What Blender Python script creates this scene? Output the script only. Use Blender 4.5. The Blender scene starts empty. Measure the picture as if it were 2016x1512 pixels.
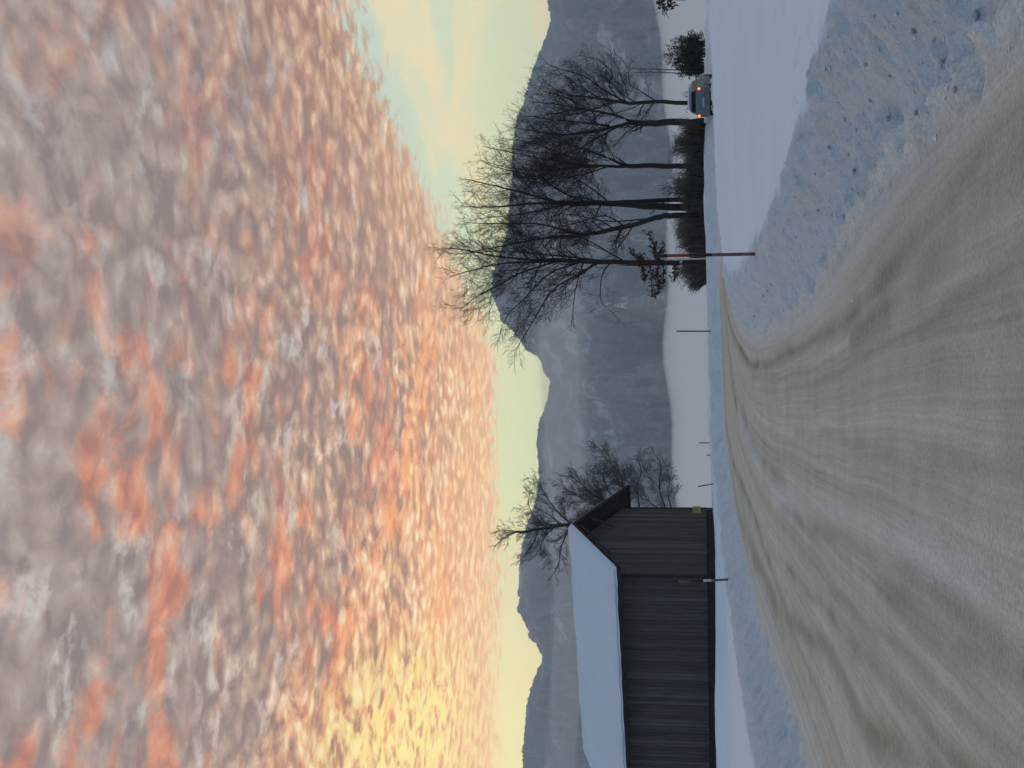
import bpy, bmesh, math, random
import numpy as np
from mathutils import Vector, Matrix

scene = bpy.context.scene
COL = scene.collection
R = math.radians

# ------------------------------------------------------------------ camera
FPX, EYE = 2400.0, 1.55
TH, PH = math.atan(390 / 2400), R(0.7)
_X = Vector((1, 0, 0)); _F = Vector((0, math.cos(TH), math.sin(TH))); _U = Vector((0, -math.sin(TH), math.cos(TH)))
_R = _X * math.cos(PH) - _U * math.sin(PH)
_UP = _X * math.sin(PH) + _U * math.cos(PH)
cam_d = bpy.data.cameras.new('camera'); cam = bpy.data.objects.new('camera', cam_d); COL.objects.link(cam)
mx = Matrix((-_UP, _R, -_F)).transposed().to_4x4()      # the photograph is a portrait shot stored on its side
mx.translation = (0, 0, EYE)
cam.matrix_world = mx
cam_d.sensor_fit = 'HORIZONTAL'; cam_d.sensor_width = 36; cam_d.lens = 36 * FPX / 2016
cam_d.clip_start = 0.1; cam_d.clip_end = 30000
scene.camera = cam

def ray(v, Y):
    """direction through the photograph's point (x=v, y=Y)"""
    return _F + _R * ((1512 - Y - 756) / FPX) + _UP * ((1008 - v) / FPX)
def at(v, Y, y):
    d = ray(v, Y); k = y / d.y
    return Vector((d.x * k, y, EYE + d.z * k))

# ------------------------------------------------------------------ node helpers
def lin(r, g, b):
    f = lambda c: (c / 255) / 12.92 if c <= 10 else (((c / 255) + .055) / 1.055) ** 2.4
    return (f(r), f(g), f(b), 1)
class NT:
    def __init__(s, tree): s.t = tree
    def n(s, typ, ins=None, **kw):
        nd = s.t.nodes.new(typ)
        for k, v in kw.items(): setattr(nd, k, v)
        for k, v in (ins or {}).items():
            if isinstance(v, bpy.types.NodeSocket): s.t.links.new(v, nd.inputs[k])
            else: nd.inputs[k].default_value = v
        return nd
    def m(s, op, a, b=None, c=None, clamp=False):
        ins = {0: a}
        if b is not None: ins[1] = b
        if c is not None: ins[2] = c
        return s.n('ShaderNodeMath', ins, operation=op, use_clamp=clamp).outputs[0]
    def mr(s, v, a, b, c=0.0, d=1.0, smooth=True):
        nd = s.n('ShaderNodeMapRange', {0: v, 1: a, 2: b, 3: c, 4: d})
        nd.interpolation_type = 'SMOOTHSTEP' if smooth else 'LINEAR'
        return nd.outputs[0]
    def mix(s, f, a, b, mode='MIX'):
        nd = s.t.nodes.new('ShaderNodeMix'); nd.data_type = 'RGBA'; nd.blend_type = mode
        for k, v in ((0, f), (6, a), (7, b)):
            if isinstance(v, bpy.types.NodeSocket): s.t.links.new(v, nd.inputs[k])
            else: nd.inputs[k].default_value = v
        return nd.outputs[2]
    def noise(s, vec, scale, detail=3, rough=.5, dist=0.0, out=0):
        return s.n('ShaderNodeTexNoise', {'Vector': vec, 'Scale': scale, 'Detail': detail, 'Roughness': rough, 'Distortion': dist}).outputs[out]
    def comb(s, x, y, z=0.0):
        return s.n('ShaderNodeCombineXYZ', {0: x, 1: y, 2: z}).outputs[0]
    def ramp(s, v, stops):
        nd = s.n('ShaderNodeValToRGB', {0: v}); cr = nd.color_ramp
        while len(cr.elements) < len(stops): cr.elements.new(.5)
        for e, (p, c) in zip(cr.elements, stops): e.position = p; e.color = c
        return nd.outputs[0]

# ------------------------------------------------------------------ sky
SUN_AZ, SUN_EL = R(-19), R(5)          # behind the left hand ridge
world = bpy.data.worlds.new('World'); scene.world = world; world.use_nodes = True
wt = world.node_tree; wt.nodes.clear(); W = NT(wt)
gen = W.n('ShaderNodeTexCoord').outputs['Generated']
sx = W.n('ShaderNodeSeparateXYZ', {0: gen}); dx, dy, dz = sx.outputs
z = W.m('MAXIMUM', dz, 0.0)
iz = W.m('DIVIDE', 1.0, W.m('ADD', z, 0.008))
px = W.m('MULTIPLY', dx, iz); py = W.m('MULTIPLY', dy, iz)
P = W.comb(px, py, 0.0)
def warped(vec, scale, amt, det=3):
    w_ = W.noise(vec, scale, det, .6, 0, 1)
    w_ = W.n('ShaderNodeVectorMath', {0: w_, 1: (.5, .5, .5)}, operation='SUBTRACT').outputs[0]
    w_ = W.n('ShaderNodeVectorMath', {0: w_, 'Scale': amt}, operation='SCALE').outputs[0]
    return W.n('ShaderNodeVectorMath', {0: vec, 1: w_}, operation='ADD').outputs[0]
def mapped(vec, rot, sc): return W.n('ShaderNodeMapping', {'Vector': vec, 'Rotation': (0, 0, R(rot)), 'Scale': sc}).outputs[0]
rr = W.m('SQRT', W.m('ADD', W.m('MULTIPLY', px, px), W.m('MULTIPLY', py, py)))
PW = warped(warped(P, 2.0, .20), 9.0, .035)
# puffs lie in rolls across the line of sight
PS = mapped(PW, 8, (1.05, .95, 1))
vor = W.n('ShaderNodeTexVoronoi', {'Vector': mapped(PW, 8, (1.05, .95, 1)), 'Scale': 18.0, 'Smoothness': .7, 'Randomness': 1.0}, feature='SMOOTH_F1').outputs['Distance']
cell = W.mr(vor, .75, .15)
puff = W.noise(PS, 15, 5, .60)
fine = W.noise(PS, 42, 4, .65)
broad = W.noise(PW, 2.4, 3, .55)
tone = W.m('ADD', W.m('MULTIPLY', puff, .52), W.m('ADD', W.m('MULTIPLY', fine, .20), W.m('ADD', W.m('MULTIPLY', broad, .08), W.m('MULTIPLY', cell, .18))))
sdir = (math.sin(SUN_AZ) * math.cos(SUN_EL), math.cos(SUN_AZ) * math.cos(SUN_EL), math.sin(SUN_EL))
dots = W.n('ShaderNodeVectorMath', {0: gen, 1: sdir}, operation='DOT_PRODUCT').outputs['Value']
ang = W.m('DIVIDE', dx, W.m('MAXIMUM', dy, .05))
cold = W.ramp(tone, [(.36, lin(138, 119, 112)), (.47, lin(159, 138, 128)), (.57, lin(173, 153, 142)), (.68, lin(192, 180, 172))])
umber = W.ramp(tone, [(.36, lin(140, 108, 90)), (.47, lin(168, 132, 108)), (.57, lin(196, 156, 126)), (.68, lin(232, 202, 174))])
peach = W.ramp(tone, [(.36, lin(192, 128, 90)), (.46, lin(230, 164, 114)), (.55, lin(248, 200, 146)), (.66, lin(255, 236, 200))])
gold = W.ramp(tone, [(.36, lin(204, 140, 98)), (.46, lin(236, 176, 126)), (.55, lin(252, 208, 156)), (.66, lin(255, 236, 200))])
c = W.mix(W.m('MULTIPLY', W.mr(z, .46, .27), .95), cold, umber)
# warm light reaches furthest on the left, fades upwards
wz = W.m('ADD', z, W.m('MULTIPLY', ang, .30))
loc = W.m('MULTIPLY', W.m('SUBTRACT', W.m('ADD', W.m('MULTIPLY', broad, .5), W.m('MULTIPLY', puff, .5)), .5), .50)
litn = W.mr(W.m('SUBTRACT', wz, loc), .29, .175)
goldn = W.mr(W.m('SUBTRACT', W.m('ADD', z, W.m('MULTIPLY', ang, .42)), loc), .20, .06)
leftw = W.mr(ang, .30, -.16)
# paler gaps in the deck
gp = W.noise(warped(P, 3.0, .3), 5.0, 5, .6)
gm = W.m('MULTIPLY', W.mr(gp, .50, .64), W.mr(puff, .42, .60))
c = W.mix(W.m('MULTIPLY', gm, .62), c, W.mix(leftw, lin(174, 174, 176), lin(216, 208, 198)))
# orange lit bellies
o1 = W.noise(mapped(PW, 5, (.85, .95, 1)), 9.0, 5, .58); o2 = W.noise(P, 1.9, 2, .5)
om = W.mr(W.m('ADD', o1, W.m('MULTIPLY', W.m('SUBTRACT', o2, .5), .95)), .46, .69)
om = W.m('MULTIPLY', om, W.m('MULTIPLY_ADD', leftw, .52, .28), clamp=True)
om = W.m('MULTIPLY', om, W.mr(dy, .1, .5))
oc = W.ramp(tone, [(.36, lin(190, 114, 84)), (.48, lin(226, 140, 98)), (.58, lin(240, 162, 118)), (.70, lin(248, 196, 158))])
c = W.mix(W.m('MULTIPLY', litn, .85), c, peach)
c = W.mix(W.m('MULTIPLY', om, W.mr(goldn, 1.0, .2, .6, 1.0)), c, W.mix(litn, oc, lin(250, 166, 100)))
c = W.mix(W.m('MULTIPLY', goldn, .80), c, gold)
glow = W.mr(W.n('ShaderNodeVectorMath', {0: gen, 1: (math.sin(R(-17.5))*math.cos(R(12)), math.cos(R(-17.5))*math.cos(R(12)), math.sin(R(12)))}, operation='DOT_PRODUCT').outputs['Value'], .9925, .9997)
glow = W.m('MULTIPLY', glow, W.mr(puff, .36, .56))
c = W.mix(W.m('MULTIPLY', glow, .85), c, lin(255, 238, 150))
# overhead and behind the camera the deck is in cold twilight
back = W.m('MAXIMUM', W.mr(z, .50, .80), W.mr(dy, .35, -.25))
cool = W.ramp(tone, [(.40, lin(146, 168, 190)), (.52, lin(162, 184, 206)), (.64, lin(180, 200, 220))])
cool = W.mix(W.mr(dy, -.1, -.7), cool, lin(86, 108, 138))
c = W.mix(back, c, cool)
# clear band under the deck
en = W.noise(P, .9, 4, .6)
yedge = W.mr(px, 0.0, 1.3, 5.6, 3.25)
e1 = W.m('SUBTRACT', yedge, py)
e1 = W.m('ADD', e1, W.m('MULTIPLY', W.m('SUBTRACT', en, .5), 1.0))
e1 = W.m('ADD', e1, W.m('MULTIPLY', W.m('SUBTRACT', puff, .5), 1.9))
cov = W.m('MULTIPLY', W.mr(e1, 0.0, .45), W.mr(rr, 9.0, 6.6))
clear = W.mix(W.mr(z, .15, .28), W.mix(W.mr(ang, -.3, .3), lin(224, 226, 168), lin(208, 214, 172)), lin(192, 204, 184))
ws = W.noise(W.n('ShaderNodeMapping', {'Vector': gen, 'Scale': (2.2, 2.2, 9), 'Rotation': (0, R(14), 0)}).outputs[0], 3.2, 4, .55, .4)
clear = W.mix(W.m('MULTIPLY', W.mr(ws, .47, .66), .7), clear, lin(238, 214, 164))
clear = W.mix(back, clear, lin(140, 160, 188))
clear = W.mix(W.mr(dots, .982, 1.0, 0, .6), clear, lin(255, 240, 168))
edge = W.m('MULTIPLY', W.mr(e1, 0.0, .3), W.mr(e1, 1.9, .3))
c = W.mix(W.m('MULTIPLY', edge, W.m('SUBTRACT', .8, W.m('MULTIPLY', back, .8))), c, W.mix(W.mr(ang, .3, -.1), W.mix(.35, umber, peach), W.mix(.5, peach, lin(250, 210, 160))))
skyc = W.mix(cov, clear, c)
skyc = W.mix(W.mr(dz, .0, -.03), skyc, lin(120, 132, 146))
nish = W.n('ShaderNodeTexSky', sky_type='NISHITA', sun_disc=False, sun_elevation=SUN_EL, sun_rotation=SUN_AZ, altitude=900)
skyb = W.m('MULTIPLY_ADD', W.mr(z, .42, .14), .42, 1.06)
skyc = W.n('ShaderNodeHueSaturation', {'Saturation': W.mr(z, .6, .2, 1.0, 1.08), 'Color': skyc}).outputs[0]
b1 = W.n('ShaderNodeBackground', {'Color': skyc, 'Strength': skyb})
b2 = W.n('ShaderNodeBackground', {'Color': nish.outputs[0], 'Strength': .006})
add = W.n('ShaderNodeAddShader', {0: b1.outputs[0], 1: b2.outputs[0]})
wt.links.new(add.outputs[0], W.n('ShaderNodeOutputWorld').inputs['Surface'])
world.cycles.sampling_method = 'MANUAL'; world.cycles.sample_map_resolution = 512

sun_d = bpy.data.lights.new('sun', 'SUN'); sun_d.energy = .5; sun_d.angle = R(12); sun_d.color = (1, .78, .55)
sun = bpy.data.objects.new('sun', sun_d); COL.objects.link(sun)
sun.rotation_euler = Vector(sdir).to_track_quat('Z', 'Y').to_euler()

vs = scene.view_settings; vs.view_transform = 'Standard'; vs.look = 'None'; vs.exposure = 0; vs.gamma = 1; vs.use_curve_mapping = False
scene.render.engine = 'CYCLES'
scene.cycles.use_denoising = True; scene.cycles.max_bounces = 8; scene.cycles.diffuse_bounces = 3
scene.cycles.volume_bounces = 4; scene.cycles.use_adaptive_sampling = True; scene.cycles.adaptive_threshold = .01

# ------------------------------------------------------------------ general helpers
def tag(o, label=None, cat=None, group=None, kind=None):
    if label: o['label'] = label
    if cat: o['category'] = cat
    if group: o['group'] = group
    if kind: o['kind'] = kind
    return o
def empty(name, loc=(0, 0, 0), rz=0.0):
    o = bpy.data.objects.new(name, None); COL.objects.link(o); o.location = loc; o.rotation_euler = (0, 0, rz); o.empty_display_size = .2
    return o
class MB:
    def __init__(s): s.v = []; s.f = []
    def box(s, a, b):
        i = len(s.v); (x0, y0, z0), (x1, y1, z1) = a, b
        s.v += [(x0, y0, z0), (x1, y0, z0), (x1, y1, z0), (x0, y1, z0), (x0, y0, z1), (x1, y0, z1), (x1, y1, z1), (x0, y1, z1)]
        s.f += [(i, i+3, i+2, i+1), (i+4, i+5, i+6, i+7), (i, i+1, i+5, i+4), (i+1, i+2, i+6, i+5), (i+2, i+3, i+7, i+6), (i+3, i, i+4, i+7)]
        return s
    def tube(s, pts, rad, n=4, cap=False):
        i0 = len(s.v); m = len(pts)
        for k, p in enumerate(pts):
            a = pts[max(k-1, 0)]; b = pts[min(k+1, m-1)]
            tx, ty, tz = b[0]-a[0], b[1]-a[1], b[2]-a[2]
            l = math.sqrt(tx*tx+ty*ty+tz*tz) or 1; tx /= l; ty /= l; tz /= l
            if abs(tz) < .9: ux, uy, uz = -ty, tx, 0.0
            else: ux, uy, uz = 0.0, -tz, ty
            l = math.sqrt(ux*ux+uy*uy+uz*uz) or 1; ux /= l; uy /= l; uz /= l
            wx, wy, wz = ty*uz-tz*uy, tz*ux-tx*uz, tx*uy-ty*ux
            r = rad[k] if hasattr(rad, '__len__') else rad
            for j in range(n):
                c_, s_ = CS[n][j]
                s.v.append((p[0]+r*(ux*c_+wx*s_), p[1]+r*(uy*c_+wy*s_), p[2]+r*(uz*c_+wz*s_)))
        for k in range(m-1):
            for j in range(n):
                a = i0+k*n+j; b = i0+k*n+(j+1) % n
                s.f.append((a, b, b+n, a+n))
        if cap:
            s.f.append(tuple(i0+j for j in reversed(range(n)))); s.f.append(tuple(i0+(m-1)*n+j for j in range(n)))
        return s
    def prism(s, poly, a, b, axis=0):
        """poly of (p,q) swept along axis from a to b"""
        i = len(s.v); n = len(poly)
        for t in (a, b):
            for p, q in poly:
                s.v.append((t, p, q) if axis == 0 else ((p, t, q) if axis == 1 else (p, q, t)))
        s.f.append(tuple(i+k for k in range(n))); s.f.append(tuple(i+n+k for k in reversed(range(n))))
        for k in range(n):
            s.f.append((i+k, i+n+k, i+n+(k+1) % n, i+(k+1) % n))
        return s
    def mesh(s, name, mat, smooth=False):
        me = bpy.data.meshes.new(name); me.from_pydata(s.v, [], s.f); me.materials.append(mat)
        if smooth: me.shade_smooth()
        return me
    def build(s, name, mat, parent=None, smooth=False):
        o = bpy.data.objects.new(name, s.mesh(name, mat, smooth)); COL.objects.link(o)
        if parent: o.parent = parent
        return o
CS = {n: [(math.cos(2*math.pi*j/n), math.sin(2*math.pi*j/n)) for j in range(n)] for n in range(3, 33)}
def copy_part(o, parent, name=None):
    c_ = o.copy(); COL.objects.link(c_); c_.parent = parent
    return c_

# ------------------------------------------------------------------ numpy noise
def _h(i, j, s):
    h = (i.astype(np.int64) * 374761393 + j.astype(np.int64) * 668265263 + s * 974711) & 0xffffffff
    h = ((h ^ (h >> 13)) * 1274126177) & 0xffffffff
    return ((h ^ (h >> 16)) & 0xffff) / 65535.0
def vnoise(x, y, s=0):
    i = np.floor(x); j = np.floor(y); u = x-i; v = y-j; u = u*u*(3-2*u); v = v*v*(3-2*v)
    return (_h(i, j, s)*(1-u)*(1-v)+_h(i+1, j, s)*u*(1-v)+_h(i, j+1, s)*(1-u)*v+_h(i+1, j+1, s)*u*v)*2-1
def fbm(x, y, o=4, s=0, g=.5):
    a = 1.0; t = 0
    for k in range(o): t = t+a*vnoise(x*2**k+17*k, y*2**k+31*k, s+k); a *= g
    return t
def ss(t): t = np.clip(t, 0, 1); return t*t*(3-2*t)
def pdist(x, y, pl):
    """distance to a polyline and signed side (+ = right of its direction)"""
    best = np.full(x.shape, 1e9); side = np.zeros(x.shape); al = np.zeros(x.shape); acc = 0.0
    for (ax, ay), (bx, by) in zip(pl[:-1], pl[1:]):
        ex, ey = bx-ax, by-ay; l2 = ex*ex+ey*ey; l = math.sqrt(l2)
        t = np.clip(((x-ax)*ex+(y-ay)*ey)/l2, 0, 1)
        qx = x-ax-t*ex; qy = y-ay-t*ey; d = np.sqrt(qx*qx+qy*qy)
        cr = ex*qy-ey*qx
        m_ = d < best
        best = np.where(m_, d, best); side = np.where(m_, -np.sign(cr), side); al = np.where(m_, acc+t*l, al)
        acc += l
    return best, side, al
def smooth_pl(pl, n=5):
    out = []
    for i in range(len(pl)-1):
        p0 = pl[max(i-1, 0)]; p1 = pl[i]; p2 = pl[i+1]; p3 = pl[min(i+2, len(pl)-1)]
        for k in range(n):
            t = k/n
            out.append(tuple(.5*((2*p1[q])+(-p0[q]+p2[q])*t+(2*p0[q]-5*p1[q]+4*p2[q]-p3[q])*t*t+(-p0[q]+3*p1[q]-3*p2[q]+p3[q])*t**3) for q in range(len(p1))))
    out.append(tuple(pl[-1])); return out

# ------------------------------------------------------------------ materials
def newmat(name):
    m_ = bpy.data.materials.new(name); m_.use_nodes = True; t = m_.node_tree; t.nodes.clear()
    k = NT(t); b = k.n('ShaderNodeBsdfPrincipled'); o = k.n('ShaderNodeOutputMaterial'); t.links.new(b.outputs[0], o.inputs[0])
    return m_, k, b
def simple(name, col, rough=.7, var=.15, scale=8.0, bump=0.0, spec=.3, metal=0.0, stretch=(1, 1, 1)):
    m_, k, b = newmat(name)
    tc = k.n('ShaderNodeTexCoord').outputs['Object']
    tc = k.n('ShaderNodeMapping', {'Vector': tc, 'Scale': stretch}).outputs[0]
    nz = k.noise(tc, scale, 4, .6)
    f = k.mr(nz, .3, .7, 1-var, 1+var, False)
    cc = k.n('ShaderNodeVectorMath', {0: col[:3], 'Scale': f}, operation='SCALE').outputs[0]
    k.t.links.new(cc, b.inputs['Base Color'])
    b.inputs['Roughness'].default_value = rough; b.inputs['Specular IOR Level'].default_value = spec; b.inputs['Metallic'].default_value = metal
    if bump:
        bp = k.n('ShaderNodeBump', {'Height': nz, 'Strength': bump, 'Distance': .02}); k.t.links.new(bp.outputs[0], b.inputs['Normal'])
    return m_

M = {}
M['bark'] = simple('bark', (.035, .031, .028), .9, .3, 3, .5, .15, 0, (1, 1, .3))
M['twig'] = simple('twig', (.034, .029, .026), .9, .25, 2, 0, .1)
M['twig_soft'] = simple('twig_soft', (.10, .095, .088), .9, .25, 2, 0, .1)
M['hedge'] = simple('hedge_twigs', (.15, .13, .10), .95, .35, 1.5, 0, .1)
M['dead_leaf'] = simple('withered_leaf', (.075, .040, .032), .8, .35, 6, 0, .2)
M['dark_leaf'] = simple('dark_leaf', (.030, .038, .026), .8, .35, 5, 0, .2)
M['plank'] = simple('weathered_plank', (.075, .066, .060), .85, .35, 5, .4, .25, 0, (6, 6, .5))
M['plank_dark'] = simple('dark_timber', (.030, .026, .025), .9, .3, 4, .3, .2)
M['roof_wood'] = simple('roof_timber', (.036, .032, .030), .9, .25, 4, .3, .2)
M['roof_snow'] = simple('roof_snow', (.64, .68, .72), .75, .03, .7, .15, .3)
M['sign_yellow'] = simple('sign_yellow', (.55, .50, .10), .5, .1, 12)
M['sign_ink'] = simple('sign_ink', (.05, .05, .04), .6, .1, 12)
M['pole_red'] = simple('faded_red_paint', (.30, .055, .045), .55, .2, 14, .1)
M['pole_red2'] = simple('dull_red_paint', (.17, .085, .085), .6, .2, 14, .1)
M['pole_black'] = simple('black_paint', (.022, .022, .026), .55, .2, 14)
M['pole_white'] = simple('white_paint', (.62, .64, .64), .6, .12, 14)
M['pole_grey'] = simple('grey_weathered_wood', (.13, .14, .17), .8, .25, 14)
M['stake_dark'] = simple('dark_stake_wood', (.06, .06, .075), .8, .25, 10)
M['cream'] = simple('cream_paint', (.62, .60, .44), .6, .1, 10)
M['plate'] = simple('pale_metal_plate', (.42, .46, .45), .5, .1, 10)
M['car_paint'] = simple('dusty_silver_paint', (.17, .19, .20), .38, .18, 3, 0, .5, .35)
M['car_dark'] = simple('dark_plastic', (.03, .032, .035), .6, .15, 6)
M['car_glass'] = simple('tinted_glass', (.012, .016, .024), .35, .1, 3, 0, .15)
M['tyre'] = simple('tyre_rubber', (.02, .02, .021), .85, .15, 9)
M['rim'] = simple('alloy_rim', (.24, .25, .26), .4, .1, 9, 0, .5, .7)
M['lamp_housing'] = simple('red_lens', (.35, .03, .02), .3, .1, 9)
m_, k_, b_ = newmat('lit_tail_lamp'); b_.inputs['Base Color'].default_value = (.8, .2, .05, 1); b_.inputs['Emission Color'].default_value = (1, .17, .035, 1); b_.inputs['Emission Strength'].default_value = 3.2; M['lamp'] = m_
M['clod'] = simple('dirty_snow_clod', (.52, .53, .53), .85, .35, 16, .6)

# ------------------------------------------------------------------ ground shape
REDGE = smooth_pl([(2.2, -30), (2.1, 0), (2.04, 7), (1.96, 11), (1.76, 14.5), (1.52, 18.5), (1.33, 24), (1.3, 29.5), (1.6, 35.5), (2.7, 41.5), (5.2, 46.0), (9, 49.8), (14, 54.5), (19, 60.5), (24.5, 69), (31, 79), (40, 92), (54, 115)], 4)
LEDGE = smooth_pl([(-6.2, -30), (-6.3, 0), (-6.5, 12), (-6.35, 20.3), (-6.2, 29.8), (-5.7, 35), (-4.9, 39.5), (-4.1, 43), (-2.8, 47), (-1.0, 49.4), (1.1, 50.9), (4.4, 53.8), (8, 57.2), (12, 62), (16, 69), (20.5, 78), (27, 89), (36, 103), (48, 125)], 4)
RUTS = {   # polylines on the road: (points, half width, darkness)
 1: ([(1.35, 4), (1.24, 6.38), (1.09, 8.64), (.81, 12.8), (.63, 18.6), (.39, 29.7), (.74, 36.1), (1.75, 42.4), (3.4, 46.9), (8, 52.6)], .15, 1.0),
 2: ([(1.1, 4), (1.04, 6.38), (.89, 8.1), (.68, 10.8), (.5, 14)], .20, .8),
 3: ([(-2.6, 25), (-2.47, 23.3), (-1.82, 13.6), (-1.58, 10.1), (-1.46, 8.1), (-1.4, 5)], .13, .85),
 4: ([(-1.9, 12), (-1.81, 10.3), (-1.74, 8.1), (-1.53, 6.6), (-1.4, 5)], .14, .8),
 5: ([(-2.7, 43.4), (-3.47, 34), (-4.1, 28.6), (-4.42, 23.6), (-3.66, 16.5), (-3.52, 13), (-3.0, 9.8), (-2.6, 6)], .19, .95),
 7: ([(-1.3, 37), (-1.59, 34.2), (-1.89, 30.2), (-2.07, 23.8)], .16, .8),
 8: ([(6.6, 50.6), (3.17, 47.6), (-.54, 41), (-1.0, 37), (-1.54, 34.2)], .30, .8),
 10: ([(3.2, 50.2), (-1.2, 47.4), (-2.66, 43.4), (-4.16, 40.7), (-4.62, 34.9), (-5.0, 25)], .32, .7),
 11: ([(-.2, 30), (-.1, 18), (.12, 12), (.2, 8), (.3, 5)], .22, .28),
 13: ([(-3.6, 24), (-3.27, 18.5), (-2.79, 12.3), (-2.54, 8.2), (-2.2, 5)], .11, .7),
 14: ([(-2.75, 16), (-2.35, 11.5), (-2.2, 9), (-2.05, 6)], .07, .6),
 15: ([(-.9, 22), (-.75, 14), (-.62, 9.5), (-.5, 6)], .10, .4),
 16: ([(1.55, 16), (1.6, 12), (1.62, 8.2)], .10, .5),
 17: ([(.15, 34), (.05, 24), (.22, 15), (.42, 10), (.6, 6)], .09, .45),
 12: ([(.72, 20), (.95, 14), (1.35, 10), (1.62, 7.5), (1.75, 5)], .12, .35),
}
PALE = {6: ([(-2.3, 26), (-2.16, 22.6), (-1.62, 13.5), (-1.3, 8.7), (-1.1, 5.5)], .28, .75),
        9: ([(-1.0, 39), (-1.35, 36.8), (-1.95, 32.5), (-2.34, 27.2), (-2.4, 22.6)], .24, .9),
        3: ([(1.5, 33), (1.05, 28), (1.1, 18), (1.5, 11), (1.65, 6)], .3, .45),
        4: ([(-5.0, 35), (-5.6, 25), (-5.4, 15), (-4.6, 9)], .3, .5)}
FEET = [(5.05, 16.2), (4.6, 16.2), (4.05, 14.1), (4.2, 16.3), (4.3, 15.7), (5.9, 20.2), (4.75, 15.1), (3.75, 16.5), (5.5, 18.2), (5.3, 14.6), (6.2, 16.0)]

def road_z(y): return 1.2*ss((y-14)/46)
def ground(x, y, full=False):
    x = np.asarray(x, float); y = np.asarray(y, float)
    wob = .12*fbm(x*.9, y*.9, 3, 5)+.10*fbm(x*3.1, y*3.1, 2, 9)
    dR, sR, aR = pdist(x, y, REDGE); dL, sL, aL = pdist(x, y, LEDGE)
    sdR = dR*sR; sdL = -dL*sL                      # positive outside the road
    r_ = np.hypot(x, y)
    oR = sdR+wob*(y < 45); oL = sdL+wob*1.4
    base = road_z(y)
    # right bank, then the field
    foff = .40-.17*ss((y-28)/24)
    pr = ss(oR/(1.15+.1*vnoise(x*.4, y*.4, 3)))*(foff+.055*np.exp(-((oR-1.15)/.45)**2)*(1-ss((y-30)/15)))
    pl = ss(oL/1.3)*.46
    # land on the left: flat, then a rise before the barn
    zl = .74+(y-23)*.0115+.44*ss((y-48.2)/3.0)
    zl = np.where(y < 23, .44+.30*ss((y-5)/18), zl)
    zl = np.minimum(zl, 1.48)
    wl = ss((oL-.9)/1.8)*ss((-x-2.0)/2.5)
    hl = base+pl; hl = hl*(1-wl)+zl*wl
    onR = oR > 0; onL = oL > 0
    h = np.where(onR, base+pr, np.where(onL, hl, base))
    on = np.where(onR, 0, np.where(onL, 0, 1.0))
    # relief of the banks
    bR = ss((oR+.45)/.45)*(1-ss((oR-1.25)/.5)); bL = ss((oL+.40)/.40)*(1-ss((oL-1.6)/.8))
    near = np.clip(1-r_/70, 0, 1)
    rough = (.026*vnoise(x*8, y*8, 36)+.016*vnoise(x*17, y*17, 37))*np.clip(1.3-r_/22, 0, 1)
    lump = fbm(x*2.3, y*2.3, 5, 21, .60); lump2 = .16-np.abs(fbm(x*3.4, y*3.4, 3, 31, .45))+.5*np.maximum(vnoise(x*9, y*9, 35)-.25, 0)
    h = h+bR*(.060*lump+.055*lump2+rough)+bL*(.050*lump+.040*lump2+rough)*(y < 49)+bL*.05*lump*(y >= 49)
    fld = (1-on)*(1-bR)*(1-bL)
    und = fld*(.042*fbm(x*.22, y*.16, 3, 41)+.005*fbm(x*1.5, y*1.5, 3, 44))
    h = h+np.where(y > 48, und*1.6, und)
    # drift ridges of the field beside the bend
    h = h+fld*(x > 0)*.05*np.exp(-((y-52-.1*x)/1.2)**2)*(r_ < 90)
    for fx, fy in FEET:
        h = h-.13*np.exp(-(((x-fx)/.075)**2+((y-fy)/.22)**2))
    # far plain
    far = ss((r_-75)/120); h = h*(1-far)+.9*far
    h = h+far*.12*fbm(x*.01, y*.01, 2, 71)*ss((r_-200)/300)
    # behind the camera / far sides settle to the field level
    rut = np.zeros(x.shape); pale = np.zeros(x.shape)
    m = (on > .5) & (r_ < 75)
    xm, ym = x[m], y[m]; rm = np.zeros(xm.shape); pm = np.zeros(xm.shape)
    jig = .10*fbm(xm*.8, ym*.3, 3, 55)
    for pts, w, a in RUTS.values():
        d, _, al = pdist(xm+jig, ym, smooth_pl(pts, 4)); rm = np.maximum(rm, a*np.exp(-(d/w)**2)*(.72+.45*vnoise(al*.8, al*0+w*90, 7)))
    for pts, w, a in PALE.values():
        d, _, al = pdist(xm+jig, ym, smooth_pl(pts, 4)); pm = np.maximum(pm, a*np.exp(-(d/w)**2)*(.75+.35*vnoise(al*.6, al*0+w*70, 8)))
    far_ = 1-.8*ss((xm-3)/5); rut[m] = rm*far_; pale[m] = pm
    s_ = dL/np.maximum(dL+dR, .1); alng = aR
    strk = fbm(s_*34+.12*fbm(x*.3, y*.08, 2, 60), alng*.03, 3, 61)
    h = h+on*(r_ < 75)*(.004*strk+.004*fbm(x*1.7, y*1.7, 3, 66)-.026*rut+.018*pale+.005*fbm(x*5, y*5, 3, 63))
    if not full: return h
    edge = np.clip(np.minimum(-sdR, -sdL), 0, 10)
    bank = np.maximum(bR, bL)
    return h, on, s_, alng, rut, pale, edge, bank, oR, oL

def gz(x, y): return float(ground(np.array([x]), np.array([y]))[0])

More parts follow.
